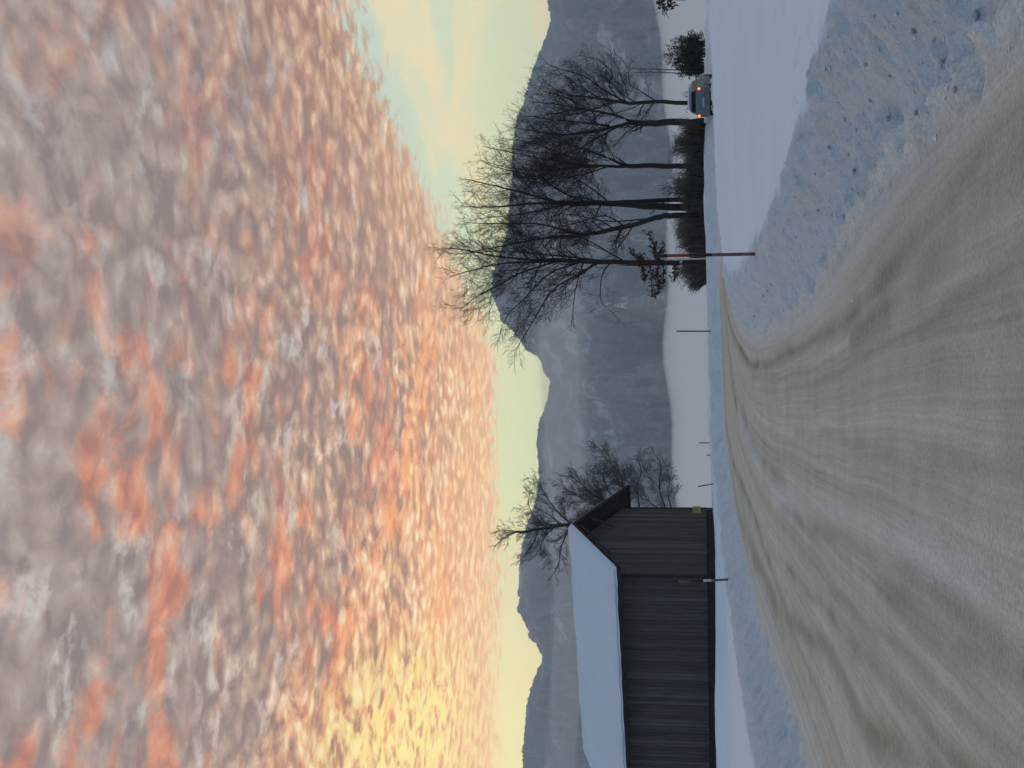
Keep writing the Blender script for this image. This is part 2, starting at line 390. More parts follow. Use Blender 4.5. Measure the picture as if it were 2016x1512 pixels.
rad = np.concatenate([np.linspace(.4, 4.2, 30)[:-1], np.geomspace(4.2, 85, 560)[:-1], np.geomspace(85, 16000, 60)])
aa = np.concatenate([np.linspace(-180, -40, 60)[:-1], np.linspace(-40, -20, 70)[:-1], np.linspace(-20, 20, 520)[:-1], np.linspace(20, 40, 70)[:-1], np.linspace(40, 180, 61)[:-1]])
A_, R_ = np.meshgrid(np.radians(aa), rad)
GX = R_*np.sin(A_); GY = R_*np.cos(A_)
H, ON, S_, AL, RUT, PAL, EDG, BNK, OR_, OL_ = ground(GX, GY, True)
EDG = EDG*(1-ss((GX-2.5)/3)*ss((GY-43)/3))
nr, na = GX.shape
verts = np.stack([GX, GY, H], -1).reshape(-1, 3)
i, j = np.meshgrid(np.arange(nr-1), np.arange(na), indexing='ij'); j2 = (j+1) % na
quads = np.stack([i*na+j, (i+1)*na+j, (i+1)*na+j2, i*na+j2], -1).reshape(-1, 4)[:, ::-1]
onf = (ON.reshape(-1)[quads].mean(1) > .5) & (R_.reshape(-1)[quads[:, 0]] < 140)

def sheet(name, q, mat, attrs):
    used = np.unique(q); remap = np.zeros(len(verts), np.int64); remap[used] = np.arange(len(used))
    me = bpy.data.meshes.new(name); me.vertices.add(len(used)); me.vertices.foreach_set('co', verts[used].astype(np.float32).ravel())
    fq = remap[q].astype(np.int32); n = len(fq)
    me.loops.add(n*4); me.loops.foreach_set('vertex_index', fq.ravel()); me.polygons.add(n)
    me.polygons.foreach_set('loop_start', np.arange(0, n*4, 4, dtype=np.int32)); me.polygons.foreach_set('loop_total', np.full(n, 4, np.int32))
    me.update(calc_edges=True); me.shade_smooth()
    for k, a in attrs.items():
        at_ = me.attributes.new(k, 'FLOAT', 'POINT'); at_.data.foreach_set('value', a.reshape(-1)[used].astype(np.float32))
    me.materials.append(mat); o = bpy.data.objects.new(name, me); COL.objects.link(o)
    return o

def attr(k, n): return k.n('ShaderNodeAttribute', attribute_name=n).outputs['Fac']
m_, k, b = newmat('packed_dirty_snow')
tc = k.n('ShaderNodeTexCoord').outputs['Object']
s1 = k.n('ShaderNodeSeparateXYZ', {0: tc}); 
wrp = k.noise(tc, .25, 2, .5)
sa = k.m('ADD', attr(k, 'across'), k.m('MULTIPLY', k.m('SUBTRACT', wrp, .5), .022))
fv = k.comb(k.m('MULTIPLY', sa, 34.0), k.m('MULTIPLY', attr(k, 'along'), .028), 0.0)
st1 = k.noise(fv, 1.0, 4, .6)
fv2 = k.comb(k.m('MULTIPLY', sa, 150.0), k.m('MULTIPLY', attr(k, 'along'), .16), 3.0)
st2 = k.noise(fv2, 1.0, 4, .65)
grit = k.noise(tc, 34, 4, .75); blot = k.noise(tc, 1.3, 4, .6)
streak = k.m('ADD', k.m('MULTIPLY', st1, .36), k.m('ADD', k.m('MULTIPLY', st2, .30), k.m('ADD', k.m('MULTIPLY', blot, .20), k.m('MULTIPLY', k.noise(tc, 16, 4, .75), .14))))
cc = k.ramp(streak, [(.38, (.38, .335, .255, 1)), (.47, (.50, .455, .36, 1)), (.54, (.58, .54, .445, 1)), (.63, (.69, .66, .58, 1))])
rut = k.m('MULTIPLY', attr(k, 'rut'), k.mr(k.m('ADD', k.m('MULTIPLY', st2, .5), k.m('MULTIPLY', k.noise(tc, 7, 4, .7), .5)), .36, .60, .55, 1.0), clamp=True)
cc = k.mix(k.m('MULTIPLY', rut, .92), cc, (.20, .17, .125, 1))
pl_ = k.m('MULTIPLY', attr(k, 'pale'), k.mr(grit, .3, .62, .5, 1.0))
cc = k.mix(k.m('MULTIPLY', pl_, .75), cc, (.70, .71, .70, 1))
clean = k.m('MAXIMUM', k.mr(k.m('ADD', attr(k, 'edge'), k.m('MULTIPLY', k.m('SUBTRACT', blot, .5), .9)), .75, .0), k.mr(attr(k, 'right'), -.45, .05))
cc = k.mix(k.m('MULTIPLY', clean, k.mr(k.noise(tc, 6, 4, .7), .36, .62, .35, .85)), cc, (.68, .69, .69, 1))
gr = k.mr(grit, .30, .70, .70, 1.22, False)
cc = k.n('ShaderNodeVectorMath', {0: cc, 'Scale': gr}, operation='SCALE').outputs[0]
k.t.links.new(cc, b.inputs['Base Color']); b.inputs['Roughness'].default_value = .62; b.inputs['Specular IOR Level'].default_value = .35
bh = k.m('ADD', k.m('MULTIPLY', grit, .5), k.m('ADD', k.m('MULTIPLY', st2, .9), k.noise(tc, 110, 3, .7)))
bp = k.n('ShaderNodeBump', {'Height': bh, 'Strength': .55, 'Distance': .012}); k.t.links.new(bp.outputs[0], b.inputs['Normal'])
M['road'] = m_
m_, k, b = newmat('snow')
tc = k.n('ShaderNodeTexCoord').outputs['Object']
bank = attr(k, 'bank')
g1 = k.noise(tc, 9, 5, .7); g2 = k.noise(tc, 38, 4, .7); g3 = k.noise(tc, 2.2, 4, .6)
cc = k.mix(k.mr(k.noise(tc, .25, 3, .5), .3, .7), (.73, .79, .84, 1), (.77, .82, .865, 1))
dirt = k.m('MULTIPLY', bank, k.mr(k.m('ADD', k.m('MULTIPLY', g1, .6), k.m('MULTIPLY', g3, .4)), .48, .66))
cc = k.mix(k.m('MULTIPLY', dirt, .42), cc, (.42, .44, .45, 1))
bmix = k.mix(k.m('MULTIPLY', bank, k.mr(g3, .3, .7, .10, .30)), cc, (.64, .65, .64, 1))
spk = k.m('MULTIPLY', bank, k.mr(k.noise(tc, 13, 2, .5), .66, .72))
cc = k.mix(k.m('MULTIPLY', spk, .6), bmix, (.30, .31, .30, 1))
k.t.links.new(cc, b.inputs['Base Color']); b.inputs['Roughness'].default_value = .7; b.inputs['Specular IOR Level'].default_value = .25
bh = k.m('MULTIPLY', bank, k.m('ADD', k.m('MULTIPLY', g1, 2.2), g2)); bh = k.m('ADD', bh, k.m('MULTIPLY', k.noise(tc, 60, 3, .6), .25))
bp = k.n('ShaderNodeBump', {'Height': bh, 'Strength': 1.0, 'Distance': .035}); k.t.links.new(bp.outputs[0], b.inputs['Normal'])
M['snow'] = m_
ats = {'across': S_, 'along': AL, 'rut': RUT, 'pale': PAL, 'edge': EDG, 'bank': BNK, 'right': OR_}
tag(sheet('road', quads[onf], M['road'], ats), kind='structure')
tag(sheet('snow_field', quads[~onf], M['snow'], ats), kind='structure')

# ------------------------------------------------------------------ mountains
SKY_LINE = [(1078, 0), (1085, 40), (1072, 80), (1058, 115), (1045, 150), (1030, 205), (1018, 232), (1009, 290), (1008, 350), (1003, 400), (1000, 450), (985, 500), (970, 545), (968, 575), (984, 618), (986, 632), (1008, 650), (1022, 668), (1038, 690), (1062, 705), (1070, 730), (1083, 748), (1080, 772), (1074, 800), (1060, 835), (1057, 880), (1063, 940), (1056, 985), (1046, 1010), (1034, 1046), (1026, 1085), (1022, 1120), (1022, 1150), (1018, 1167), (1025, 1178), (1017, 1200), (1030, 1218), (1035, 1232), (1041, 1242), (1040, 1256), (1056, 1268), (1069, 1295), (1060, 1318), (1045, 1354), (1036, 1395), (1032, 1455), (1028, 1480), (1030, 1512)]
pts = []
for v, Y in SKY_LINE:
    d = ray(v, Y); pts.append((math.degrees(math.atan2(d.x, d.y)), d.z/math.hypot(d.x, d.y)))
pts.sort(); sa_ = np.array([p[0] for p in pts]); sh_ = np.array([p[1] for p in pts])
az = np.concatenate([np.linspace(-75, -22, 120)[:-1], np.linspace(-22, 22, 1150)[:-1], np.linspace(22, 75, 120)])
tanel = np.interp(az, sa_, sh_)
out = np.clip((np.abs(az)-18)/12, 0, 1)
tanel = tanel*(1-out)+out*(.145+.03*fbm(az*.13, az*0, 3, 81))
RD = 4300+500*vnoise(az*.09, az*0+3, 82)
fr = vnoise(az*9, az*0, 83)
tanel = tanel+.0006*vnoise(az*20, az*0, 84)+.0009*(vnoise(az*26, az*0, 85)**2)*(1+.6*(az > 2))+.0005*vnoise(az*13, az*0, 86)
ridge = RD*tanel+EYE
tt = np.concatenate([np.linspace(0, 1, 120), 1+np.linspace(.02, .3, 10)])
T_, Z_ = np.meshgrid(tt, az, indexing='ij'); RDm = np.broadcast_to(RD, T_.shape); RGm = np.broadcast_to(ridge, T_.shape)
rm = 2050+(RDm-2050)*T_
ax_ = np.radians(Z_); MX = rm*np.sin(ax_); MY = rm*np.cos(ax_)
prof = np.where(T_ <= 1, .35*T_+.65*T_**1.7, 1-(T_-1)*1.3)
gul = fbm(Z_*.55+.2*fbm(Z_*.1, T_*3, 2, 90), T_*2.2, 5, 91, .55)
MZ = RGm*prof+(0.17*RGm)*gul*np.clip(4*T_*(1-T_), 0, 1)*(T_ <= 1)-8*(T_ < .01)
# never above the skyline
MZ = np.where(T_ < 1, np.minimum(MZ, (rm*np.broadcast_to(tanel, T_.shape)+EYE)*.985), MZ)
MZ = np.maximum(MZ, -6)
verts_keep = verts
verts = np.stack([MX, MY, MZ], -1).reshape(-1, 3); n1, n2 = MX.shape
i, j = np.meshgrid(np.arange(n1-1), np.arange(n2-1), indexing='ij')
mq = np.stack([i*n2+j, (i+1)*n2+j, (i+1)*n2+j+1, i*n2+j+1], -1).reshape(-1, 4)[:, ::-1]
m_, k, b = newmat('wooded_mountain')
tc = k.n('ShaderNodeTexCoord').outputs['Object']; ms = k.n('ShaderNodeMapping', {'Vector': tc, 'Scale': (.001, .001, .0022)}).outputs[0]
n1_ = k.noise(ms, 5.5, 6, .6, .6); n2_ = k.noise(ms, 30, 4, .65)
cc = k.mix(k.mr(n1_, .42, .60), (.135, .160, .175, 1), (.23, .235, .235, 1))
cc = k.mix(k.m('MULTIPLY', k.mr(n1_, .57, .64), .75), cc, (.50, .51, .52, 1))
cc = k.n('ShaderNodeVectorMath', {0: cc, 'Scale': k.mr(n2_, .3, .7, .75, 1.25, False)}, operation='SCALE').outputs[0]
k.t.links.new(cc, b.inputs['Base Color']); b.inputs['Roughness'].default_value = .95; b.inputs['Specular IOR Level'].default_value = .05
tag(sheet('mountains', mq, m_, {}), kind='structure')
verts = verts_keep

# ------------------------------------------------------------------ air
def volume(name, me, dens, col, aniso=0.0):
    mm = bpy.data.materials.new(name+'_air'); mm.use_nodes = True; t = mm.node_tree; t.nodes.clear(); k = NT(t)
    pv = k.n('ShaderNodeVolumePrincipled', {'Color': col, 'Density': dens, 'Anisotropy': aniso}); o = k.n('ShaderNodeOutputMaterial'); t.links.new(pv.outputs[0], o.inputs['Volume'])
    bm = bmesh.new(); bm.from_mesh(me); bmesh.ops.recalc_face_normals(bm, faces=bm.faces); bm.to_mesh(me); bm.free()
    me.materials.append(mm); ob = bpy.data.objects.new(name, me); COL.objects.link(ob); tag(ob, kind='stuff'); return ob
hb = MB().box((-9000, -1200, -9), (9000, 6400, float(ridge.max())+25))
me = bpy.data.meshes.new('haze'); me.from_pydata(hb.v, [], hb.f)
volume('haze', me, .00013, (.88, .95, 1.0, 1))
def bank_of_air(name, r0, r1, zb, height, dens, col, seed, a0=-42, a1=42):
    """a long lens of mist lying along the valley"""
    b_ = MB(); N = 90
    prof = [(0, 0), (.10, .45), (.25, .78), (.42, .96), (.58, 1), (.75, .9), (.9, .55), (1, 0)][:0]+[(0, 0), (.12, .34), (.28, .66), (.42, .9), (.52, 1), (.64, .9), (.82, .55), (1, 0)] if zb < 20 else [(0, 0), (.15, .2), (.3, .5), (.45, .93), (.52, 1), (.62, .7), (.8, .3), (1, 0)]
    for q in range(N+1):
        a = R(a0+(a1-a0)*q/N); hh = height(math.degrees(a))
        rr_ = r0*(1+.03*math.sin(a*13+seed)); e_ = min(1, q/6, (N-q)/6)
        for t, w in prof:
            r_ = rr_+(r1-r0)*t; b_.v.append((r_*math.sin(a), r_*math.cos(a), zb+hh*w*e_+.01))
        for t, w in reversed(prof[1:-1]):
            r_ = rr_+(r1-r0)*t; b_.v.append((r_*math.sin(a), r_*math.cos(a), zb-(hh*1.2*w*e_ if zb > 20 else 0)))
    n = len(prof)*2-2
    for q in range(N):
        for p in range(n):
            a = q*n+p; b2 = q*n+(p+1) % n; b_.f.append((a, b2, b2+n, a+n))
    b_.f.append(tuple(range(n-1, -1, -1))); b_.f.append(tuple(N*n+p for p in range(n)))
    me = bpy.data.meshes.new(name); me.from_pydata(b_.v, [], b_.f)
    return volume(name, me, dens, col)
bank_of_air('fog_bank', 1150, 1750, -3, lambda a: 52+7*math.sin(a*.35+1)+3*math.sin(a*1.1)+.35*max(a, 0)+.30*max(-a-6, 0), .011, (1, .98, .93, 1), 1)
bank_of_air('mist', 1600, 2045, 218, lambda a: 26+10*math.sin(a*.22+2)+4*math.sin(a*.8), .0016, (1, .93, .86, 1), 4, -40, 10)

# ------------------------------------------------------------------ barn
barn = empty('barn', (-6.42, 55.2, 1.44), R(-24))
tag(barn, 'dark plank barn with a snow covered roof beside the road', 'barn')
EH, RH, HW, LEN = 4.28, 6.52, 2.88, 16.4
OV = 3.55
def wall_top(w): return RH-.42-(abs(w)/OV)*(RH-EH)
rng = random.Random(4)
plank_meshes = []
core = MB().prism([(-HW+.05, 0), (HW-.05, 0), (HW-.05, EH+.25), (0, RH-.55), (-HW+.05, EH+.25)], -.86, -12.6).box((-LEN+.3, -HW+.05, 0), (-12.602, HW-.05, EH+.2)).build('wall', M['plank_dark'], barn)
def plank(x0, x1, y0, y1, z0, z1a, z1b, along):
    b_ = MB(); g = rng.uniform(0, .012)
    if along == 'x':    # plank of the long wall, thickness in y
        b_.v = [(x0, y0-g, z0), (x1, y0-g, z0), (x1, y1, z0), (x0, y1, z0), (x0, y0-g, z1a), (x1, y0-g, z1b), (x1, y1, z1b), (x0, y1, z1a)]
    else:
        b_.v = [(x0, y0, z0), (x1+g, y0, z0), (x1+g, y1, z0), (x0, y1, z0), (x0, y0, z1a), (x1+g, y0, z1a), (x1+g, y1, z1b), (x0, y1, z1b)]
    b_.f = [(0, 3, 2, 1), (4, 5, 6, 7), (0, 1, 5, 4), (1, 2, 6, 5), (2, 3, 7, 6), (3, 0, 4, 7)]
    o = b_.build('plank', PM[rng.randrange(4)], barn); return o
PM = [simple('weathered_plank', (.086*f, .076*f*g, .070*f*g), .85, .35, 3, .5, .25, 0, (9, 9, .4)) for f, g in ((1, 1), (.78, .98), (1.22, 1.0), (.92, .96))]
x = -LEN+.3; WP = .20
while x < -.90:
    x2 = min(x+WP, -.86); plank(x, x2-.012, -HW-.03, -HW+.045, .34+rng.uniform(-.015, .015), EH-.02, EH-.02, 'x'); x = x2
y = -HW
while y < HW-.01:
    y2 = min(y+WP, HW); plank(-.855, -.80, y, y2-.012, .34+rng.uniform(-.015, .015), wall_top(y), wall_top(y2), 'y'); y = y2
MB().box((-LEN+.2, -HW-.06, -.3), (-.78, -HW+.04, .30)).build('sill', M['plank_dark'], barn)
MB().box((-.86, -HW+.045, -.3), (-.765, HW+.02, .30)).build('sill', M['plank_dark'], barn)
MB().box((-.90, -HW-.055, .31), (-.775, -HW+.03, EH-.05)).build('corner_post', M['plank_dark'], barn)
MB().box((-.90, HW-.03, .31), (-.775, HW+.06, EH-.05)).build('corner_post', M['plank_dark'], barn)
# roof deck: two slopes, half hip at the far end
def slope(s, z0, th, x0, x1, ext=0.0):
    """one roof slope as a slab; s = -1 front, +1 back"""
    return [(s*(OV+ext), EH+z0-ext*.63), (0, RH+z0), (0, RH+z0+th), (s*(OV+ext), EH+z0+th-ext*.63)]
for s in (-1, 1):
    pr = slope(s, -.22, .10, 0, 0)
    MB().prism(pr if s > 0 else pr[::-1], 0, -13.0).build('roof_slope', M['roof_wood'], barn)
    # verge board
    pr = slope(s, -.30, .20, 0, 0, .01); MB().prism(pr if s > 0 else pr[::-1], .035, .003).build('verge_board', M['plank_dark'], barn)
for s in (-1, 1):
    MB().box((-LEN, s*(OV+.02)-.03, EH-.33), (.03, s*(OV+.02)+.03, EH-.145)).build('fascia', M['plank_dark'], barn)
# soffit under the eaves and rafters
for q in range(17):
    xx = -.1-q*1.0
    for s in (-1, 1):
        p = [(s*(HW+.05), EH-.32+.40), (s*(OV-.03), EH-.32), (s*(OV-.03), EH-.22), (s*(HW+.05), EH-.22+.40)]
        MB().prism(p if s > 0 else p[::-1], xx, xx-.10).build('rafter', M['roof_wood'], barn)
# struts carrying the gable overhang
for s in (-1, 1):
    MB().tube([(-.82, s*1.2, EH+.2), (-.08, s*.75, RH-.85)], .05, 6, True).build('strut', M['plank'], barn)
MB().tube([(-.82, 0, EH+.9), (-.06, 0, RH-.46)], .05, 6, True).build('strut', M['plank'], barn)
# snow blanket on both slopes
def blanket(s):
    b_ = MB(); NX, NY = 110, 26; r2 = random.Random(9+s)
    ph = [r2.uniform(0, 6) for _ in range(6)]
    for lay in (0, 1):
        for a in range(NX+1):
            for c_ in range(NY+1):
                t = c_/NY; xx = .05-(LEN+.05)*a/NX
                # half hip: cut the top corner at the far end
                top = 1.0
                w = (OV+.05)*(1-t); zz = RH-.11-(RH-EH)*(1-t)*(OV+.05)/OV
                if lay:
                    e = min(1, (1-abs(2*a/NX-1))*26, t*14+.35)
                    dz = .17*e**.5+.012*math.sin(xx*1.3+ph[0])+.010*math.sin(xx*2.9+t*5+ph[1])+.006*math.sin(xx*7+t*9+ph[2])
                    zz += dz; w += .015*math.sin(xx*4+ph[3])*(1-t)
                hip = -13.0
                if xx < hip:    # roof falls away towards the hip end
                    zz -= max(0, (hip-xx)*.75-(1-t)*(RH-EH))
                if t < .01: zz -= .03*math.sin(xx*2.3+ph[4])*math.sin(xx*.9); w += .03*math.sin(xx*1.7+ph[5])
                b_.v.append((xx, s*w, zz))
    n = (NX+1)*(NY+1)
    for a in range(NX):
        for c_ in range(NY):
            i = a*(NY+1)+c_; q = (i, i+1, i+NY+2, i+NY+1)
            b_.f.append(tuple(x_+n for x_ in (q if s < 0 else q[::-1]))); b_.f.append(q[::-1] if s < 0 else q)
    for a in range(NX):
        for e_ in (0, NY):
            i = a*(NY+1)+e_; b_.f.append((i, i+NY+1, i+NY+1+n, i+n))
    for c_ in range(NY):
        for a in (0, NX):
            i = a*(NY+1)+c_; b_.f.append((i, i+1, i+1+n, i+n))
    o = b_.build('roof_snow', M['roof_snow'], barn, True); return o
blanket(-1); blanket(1)

# yellow plate on its thin rod at the gable corner
p = at(1371, 1003, 57.0); g0 = gz(p.x, p.y)
sg = empty('marker_sign', (p.x, p.y, g0), R(-8)); tag(sg, 'small yellow marker plate on a thin rod at the barn corner', 'sign')
MB().tube([(0, .02, -.3), (0, .02, p.z-g0+.12)], .014, 6, True).build('rod', M['pole_grey'], sg)
MB().box((-.17, -.012, p.z-g0-.20), (.15, .008, p.z-g0+.17)).build('plate', M['sign_yellow'], sg)
mb = MB()
for q, w_ in enumerate((.20, .24, .16)): mb.box((-.13, -.016, p.z-g0+.09-q*.09), (-.13+w_, -.0125, p.z-g0+.115-q*.09))
tag(mb.build('lettering', M['sign_ink'], sg), kind='stuff')

# half buried boards at the foot of the front wall
for q, (Y0, Y1, v0, lab) in enumerate(((1455, 1512, 1402, 'upper of two dark boards half buried in snow against the barn wall'), (1468, 1520, 1408, 'lower of two dark boards half buried in snow against the barn wall'))):
    a = at(v0, Y0, 55.6-q*.5); b2 = at(v0+2, Y1, 56.6-q*.5)
    o = MB().tube([a, b2], .075, 4, True).build('board', M['plank_dark']); tag(o, lab, 'board', 'boards beside the barn')

# ------------------------------------------------------------------ poles and stakes
def pole(name, base, top, bands, r, label, cat, group=None, n=8):
    """bands: (fraction from, fraction to, material)"""
    o = empty(name, base); tag(o, label, cat, group); d = Vector(top)-Vector(base)
    for a, b2, mt in bands:
        MB().tube([d*a, d*(a+b2)/2, d*b2], r, n, True).build('band', M[mt], o, True)
    return o
def on_ground(v, Y, y):
    p = at(v, Y, y); return Vector((p.x, p.y, gz(p.x, p.y)-.05))
b0 = on_ground(1490, 500, 24.98); t0 = at(1288, 504, 25.0)
pole('snow_pole', b0, t0, [(0, .13, 'pole_red2'), (.131, .43, 'pole_red2'), (.431, .66, 'pole_black'), (.661, .87, 'pole_red'), (.871, 1, 'pole_black')], .034, 'tall red and black snow pole standing on the right snow bank', 'snow pole', 'snow poles')
b0 = on_ground(1435, 1141, 38.0); t0 = at(1311, 1146, 38.1)
pole('snow_pole', b0, t0, [(0, .27, 'pole_grey'), (.271, .40, 'pole_white'), (.401, .60, 'pole_black'), (.601, .80, 'pole_red2'), (.801, 1, 'pole_black')], .036, 'thin black and white banded snow pole in front of the barn', 'snow pole', 'snow poles')
for v0, Y0, v1, Y1, y, lab in ((1402, 652, 1332, 652, 53.0, 'tall dark wooden stake on the far bank between road bend and mountains'),
                              (1403, 872, 1376, 872, 56.0, 'short upright stake on the far bank, right one of the close pair'),
                              (1403, 896, 1391, 896, 57.0, 'stub of a stake barely sticking out of the snow'),
                              (1407, 952, 1374, 958, 51.5, 'leaning stake on the far bank nearest the barn corner')):
    b0 = on_ground(v0, Y0, y); t0 = at(v1, Y1, y)
    pole('stake', b0, t0, [(0, .45, 'pole_grey'), (.451, 1, 'stake_dark')], .034 if Y0 == 652 else .026, lab, 'stake', 'stakes along the far road edge', 6)

# ------------------------------------------------------------------ trees
class Tree:
    def __init__(s, seed): s.r = random.Random(seed); s.tr = MB(); s.cr = MB(); s.count = 0
    def limb(s, pts, r0, r1, n=7, nch=None, lvl=1, spawn_from=.12, lenf=.46, maxlen=3.0, into=None):
        P_ = [Vector(p) for p in smooth_pl([tuple(p) for p in pts], 4)]; m = len(P_)
        # small irregularities
        for q in range(1, m-1): P_[q] += Vector((s.r.uniform(-1, 1), s.r.uniform(-1, 1), s.r.uniform(-.5, .5)))*r0*.16
        rad = [r0+(r1-r0)*(q/(m-1))**.8 for q in range(m)]
        (into or s.tr).tube(P_, rad, n, True)
        L = sum((P_[q+1]-P_[q]).length for q in range(m-1))
        N = nch if nch is not None else max(5, int(L*s.dens/.30))
        for q in range(N):
            t = spawn_from+(1-spawn_from)*(q+s.r.random())/N; f = min(t, .999)*(m-1); i = int(f); p = P_[i].lerp(P_[i+1], f-i)
            d = (P_[i+1]-P_[i]).normalized()
            l = min(maxlen, L*lenf)*(1.12-.75*t)*s.r.uniform(.6, 1.25)
            s.branch(p, s.fork(d, s.r.uniform(32, 66)), l, max(.010, rad[i]*.42*s.r.uniform(.7, 1.1)), lvl)
    def fork(s, d, deg):
        ax = Vector((s.r.gauss(0, 1), s.r.gauss(0, 1), s.r.gauss(0, 1))).cross(d).normalized()
        v = Matrix.Rotation(R(deg), 3, ax) @ d
        return (v+Vector((0, 0, .10))).normalized()
    tr_min = .0048
    droop = 0.0
    dens = 1.0
    def branch(s, p, d, l, r, lvl):
        if l < .12: return
        seg = {1: 6, 2: 5, 3: 3}.get(lvl, 2); P_ = [p.copy()]; dd = d.copy(); st = l/seg; rad = [r]
        ca = (s.r.uniform(-.13, .13), s.r.uniform(-.13, .13))
        for q in range(seg):
            dd = (dd+Vector((ca[0]+s.r.gauss(0, .11), ca[1]+s.r.gauss(0, .11), .026-s.droop*(q+1)/seg+s.r.gauss(0, .08)))).normalized()
            P_.append(P_[-1]+dd*st); rad.append(max(s.tr_min, r*(1-.75*(q+1)/seg)))
        s.cr.tube(P_, rad, 4 if lvl <= 1 else 3); s.count += 1
        if lvl >= s.maxlvl: return
        N = {1: max(5, int(l*s.dens/.20)), 2: max(3, int(l*s.dens/.18)), 3: 3}.get(lvl, 2)
        for q in range(N):
            t = .15+.85*(q+s.r.random())/N; f = min(t, .999)*seg; i = int(f); pp = P_[i].lerp(P_[i+1], f-i); dj = (P_[i+1]-P_[i]).normalized()
            s.branch(pp, s.fork(dj, s.r.uniform(25, 52)), l*s.r.uniform(.30, .55)*(1.15-.6*t), max(s.tr_min, rad[i]*.55), lvl+1)
    maxlvl = 4

def tree(seed, y, base, limbs, label, name='bare_tree', kmat='twig', cat='tree', group='bare trees along the road bend', maxlvl=4, trunk_r=.22, droop=0.0, dens=1.05, tr_min=.0050):
    """base: (v, Y) of the foot; limbs: list of (pixel polyline, r0, r1, depth offset at the tip, options)"""
    T = Tree(seed); T.maxlvl = maxlvl; T.droop = droop; T.dens = dens; T.tr_min = tr_min
    b0 = at(base[0], base[1], y); gzz = gz(b0.x, b0.y); org = Vector((b0.x, b0.y, gzz-.1))
    root = empty(name, org); tag(root, label, cat, group)
    for px_, r0, r1, off, opt in limbs:
        pts = []
        for q, (v, Y) in enumerate(px_):
            t = q/(len(px_)-1); o0 = opt.get('off0', 0.0)
            pts.append(at(v, Y, y+o0+(off-o0)*t)-org)
        if opt.get('root'): pts[0] = Vector((pts[0].x, 0, 0))
        kw = {a: b2 for a, b2 in opt.items() if a not in ('off0', 'root')}
        T.limb(pts, r0, r1, **kw)
    T.tr.build('trunk', M['bark'], root, True)
    T.cr.build('crown', M[kmat], root)
    return root, T

tree(11, 66, (1395, 517), [
    ([(1398, 517), (1300, 517), (1180, 515), (1110, 513), (1060, 512)], .17, .10, .0, dict(root=True, spawn_from=.50, nch=10)),
    ([(1105, 513), (1040, 511), (970, 503), (915, 492), (870, 488)], .085, .02, .6, {}),
    ([(1120, 514), (1050, 516), (980, 520), (930, 532), (885, 545)], .08, .018, -1.2, dict(off0=0)),
    ([(1190, 514), (1140, 508), (1060, 500), (985, 494), (900, 500)], .06, .015, 1.5, {}),
    ([(1180, 516), (1130, 545), (1085, 575), (1045, 640), (1012, 694)], .07, .015, -.8, dict(spawn_from=.1)),
    ([(1095, 515), (1030, 535), (975, 565), (930, 590), (905, 612)], .06, .015, 1.4, {}),
    ([(1140, 516), (1080, 540), (1030, 590), (1000, 620), (985, 650)], .05, .012, -2.0, {}),
    ([(1205, 515), (1186, 540), (1183, 590), (1205, 615), (1228, 640)], .04, .010, -.8, dict(maxlen=1.3)),
    ([(1150, 514), (1135, 560), (1128, 610), (1125, 645)], .04, .010, 1.2, dict(maxlen=1.3)),
    ([(1230, 515), (1195, 495), (1150, 470), (1110, 455)], .05, .012, .8, {}),
], 'bare tree at the left end of the row, its wide crown reaching furthest left')
tree(12, 68, (1395, 420), [
    ([(1398, 424), (1330, 424), (1290, 428), (1240, 444), (1175, 458), (1130, 465)], .20, .10, -.3, dict(root=True, spawn_from=.55, nch=10)),
    ([(1130, 465), (1080, 468), (1020, 478), (960, 490), (925, 495)], .09, .015, -.8, {}),
    ([(1150, 462), (1100, 450), (1050, 440), (980, 440), (915, 438)], .08, .015, 1.2, {}),
    ([(1230, 446), (1190, 425), (1130, 440), (1060, 458), (1000, 470)], .05, .012, -1.8, {}),
    ([(1280, 430), (1200, 436), (1140, 425), (1060, 415)], .05, .012, 1.8, {}),
], 'bare tree whose trunk leans left beside the twin straight trunks')
tree(13, 69, (1395, 402), [
    ([(1398, 405), (1330, 407), (1250, 404), (1190, 400), (1140, 400), (1090, 398)], .24, .13, .3, dict(root=True, spawn_from=.60, nch=8)),
    ([(1398, 395), (1330, 393), (1260, 396), (1200, 399)], .15, .11, .5, dict(off0=.5, nch=3)),
    ([(1095, 398), (1050, 385), (1000, 372), (950, 360), (915, 352)], .09, .016, .8, {}),
    ([(1110, 399), (1060, 400), (1000, 405), (950, 408), (905, 405)], .09, .016, -.8, {}),
    ([(1160, 400), (1110, 380), (1060, 350), (1000, 335), (955, 322)], .07, .015, -1.6, {}),
    ([(1130, 399), (1060, 415), (1000, 425), (940, 430)], .07, .015, 1.8, {}),
    ([(1200, 400), (1170, 375), (1130, 352), (1080, 345), (1020, 350)], .05, .012, 1.0, {}),
], 'tallest middle bare tree with twin straight trunks rising from the hedge')
tree(14, 71, (1395, 328), [
    ([(1398, 328), (1330, 327), (1270, 326), (1225, 327)], .18, .13, .0, dict(root=True, nch=2, spawn_from=.8)),
    ([(1225, 328), (1160, 325), (1090, 315), (1030, 305), (950, 288)], .10, .015, .5, {}),
    ([(1230, 326), (1190, 308), (1140, 290), (1100, 280), (1040, 278)], .09, .014, -.8, {}),
    ([(1180, 325), (1120, 330), (1060, 335), (1000, 330), (945, 315)], .06, .013, 1.6, {}),
    ([(1200, 327), (1140, 345), (1080, 352), (1020, 350)], .05, .012, -1.6, {}),
    ([(1150, 322), (1100, 300), (1050, 282), (990, 272)], .05, .012, 1.2, {}),
], 'bare tree forking low into two limbs, right of the middle pair')
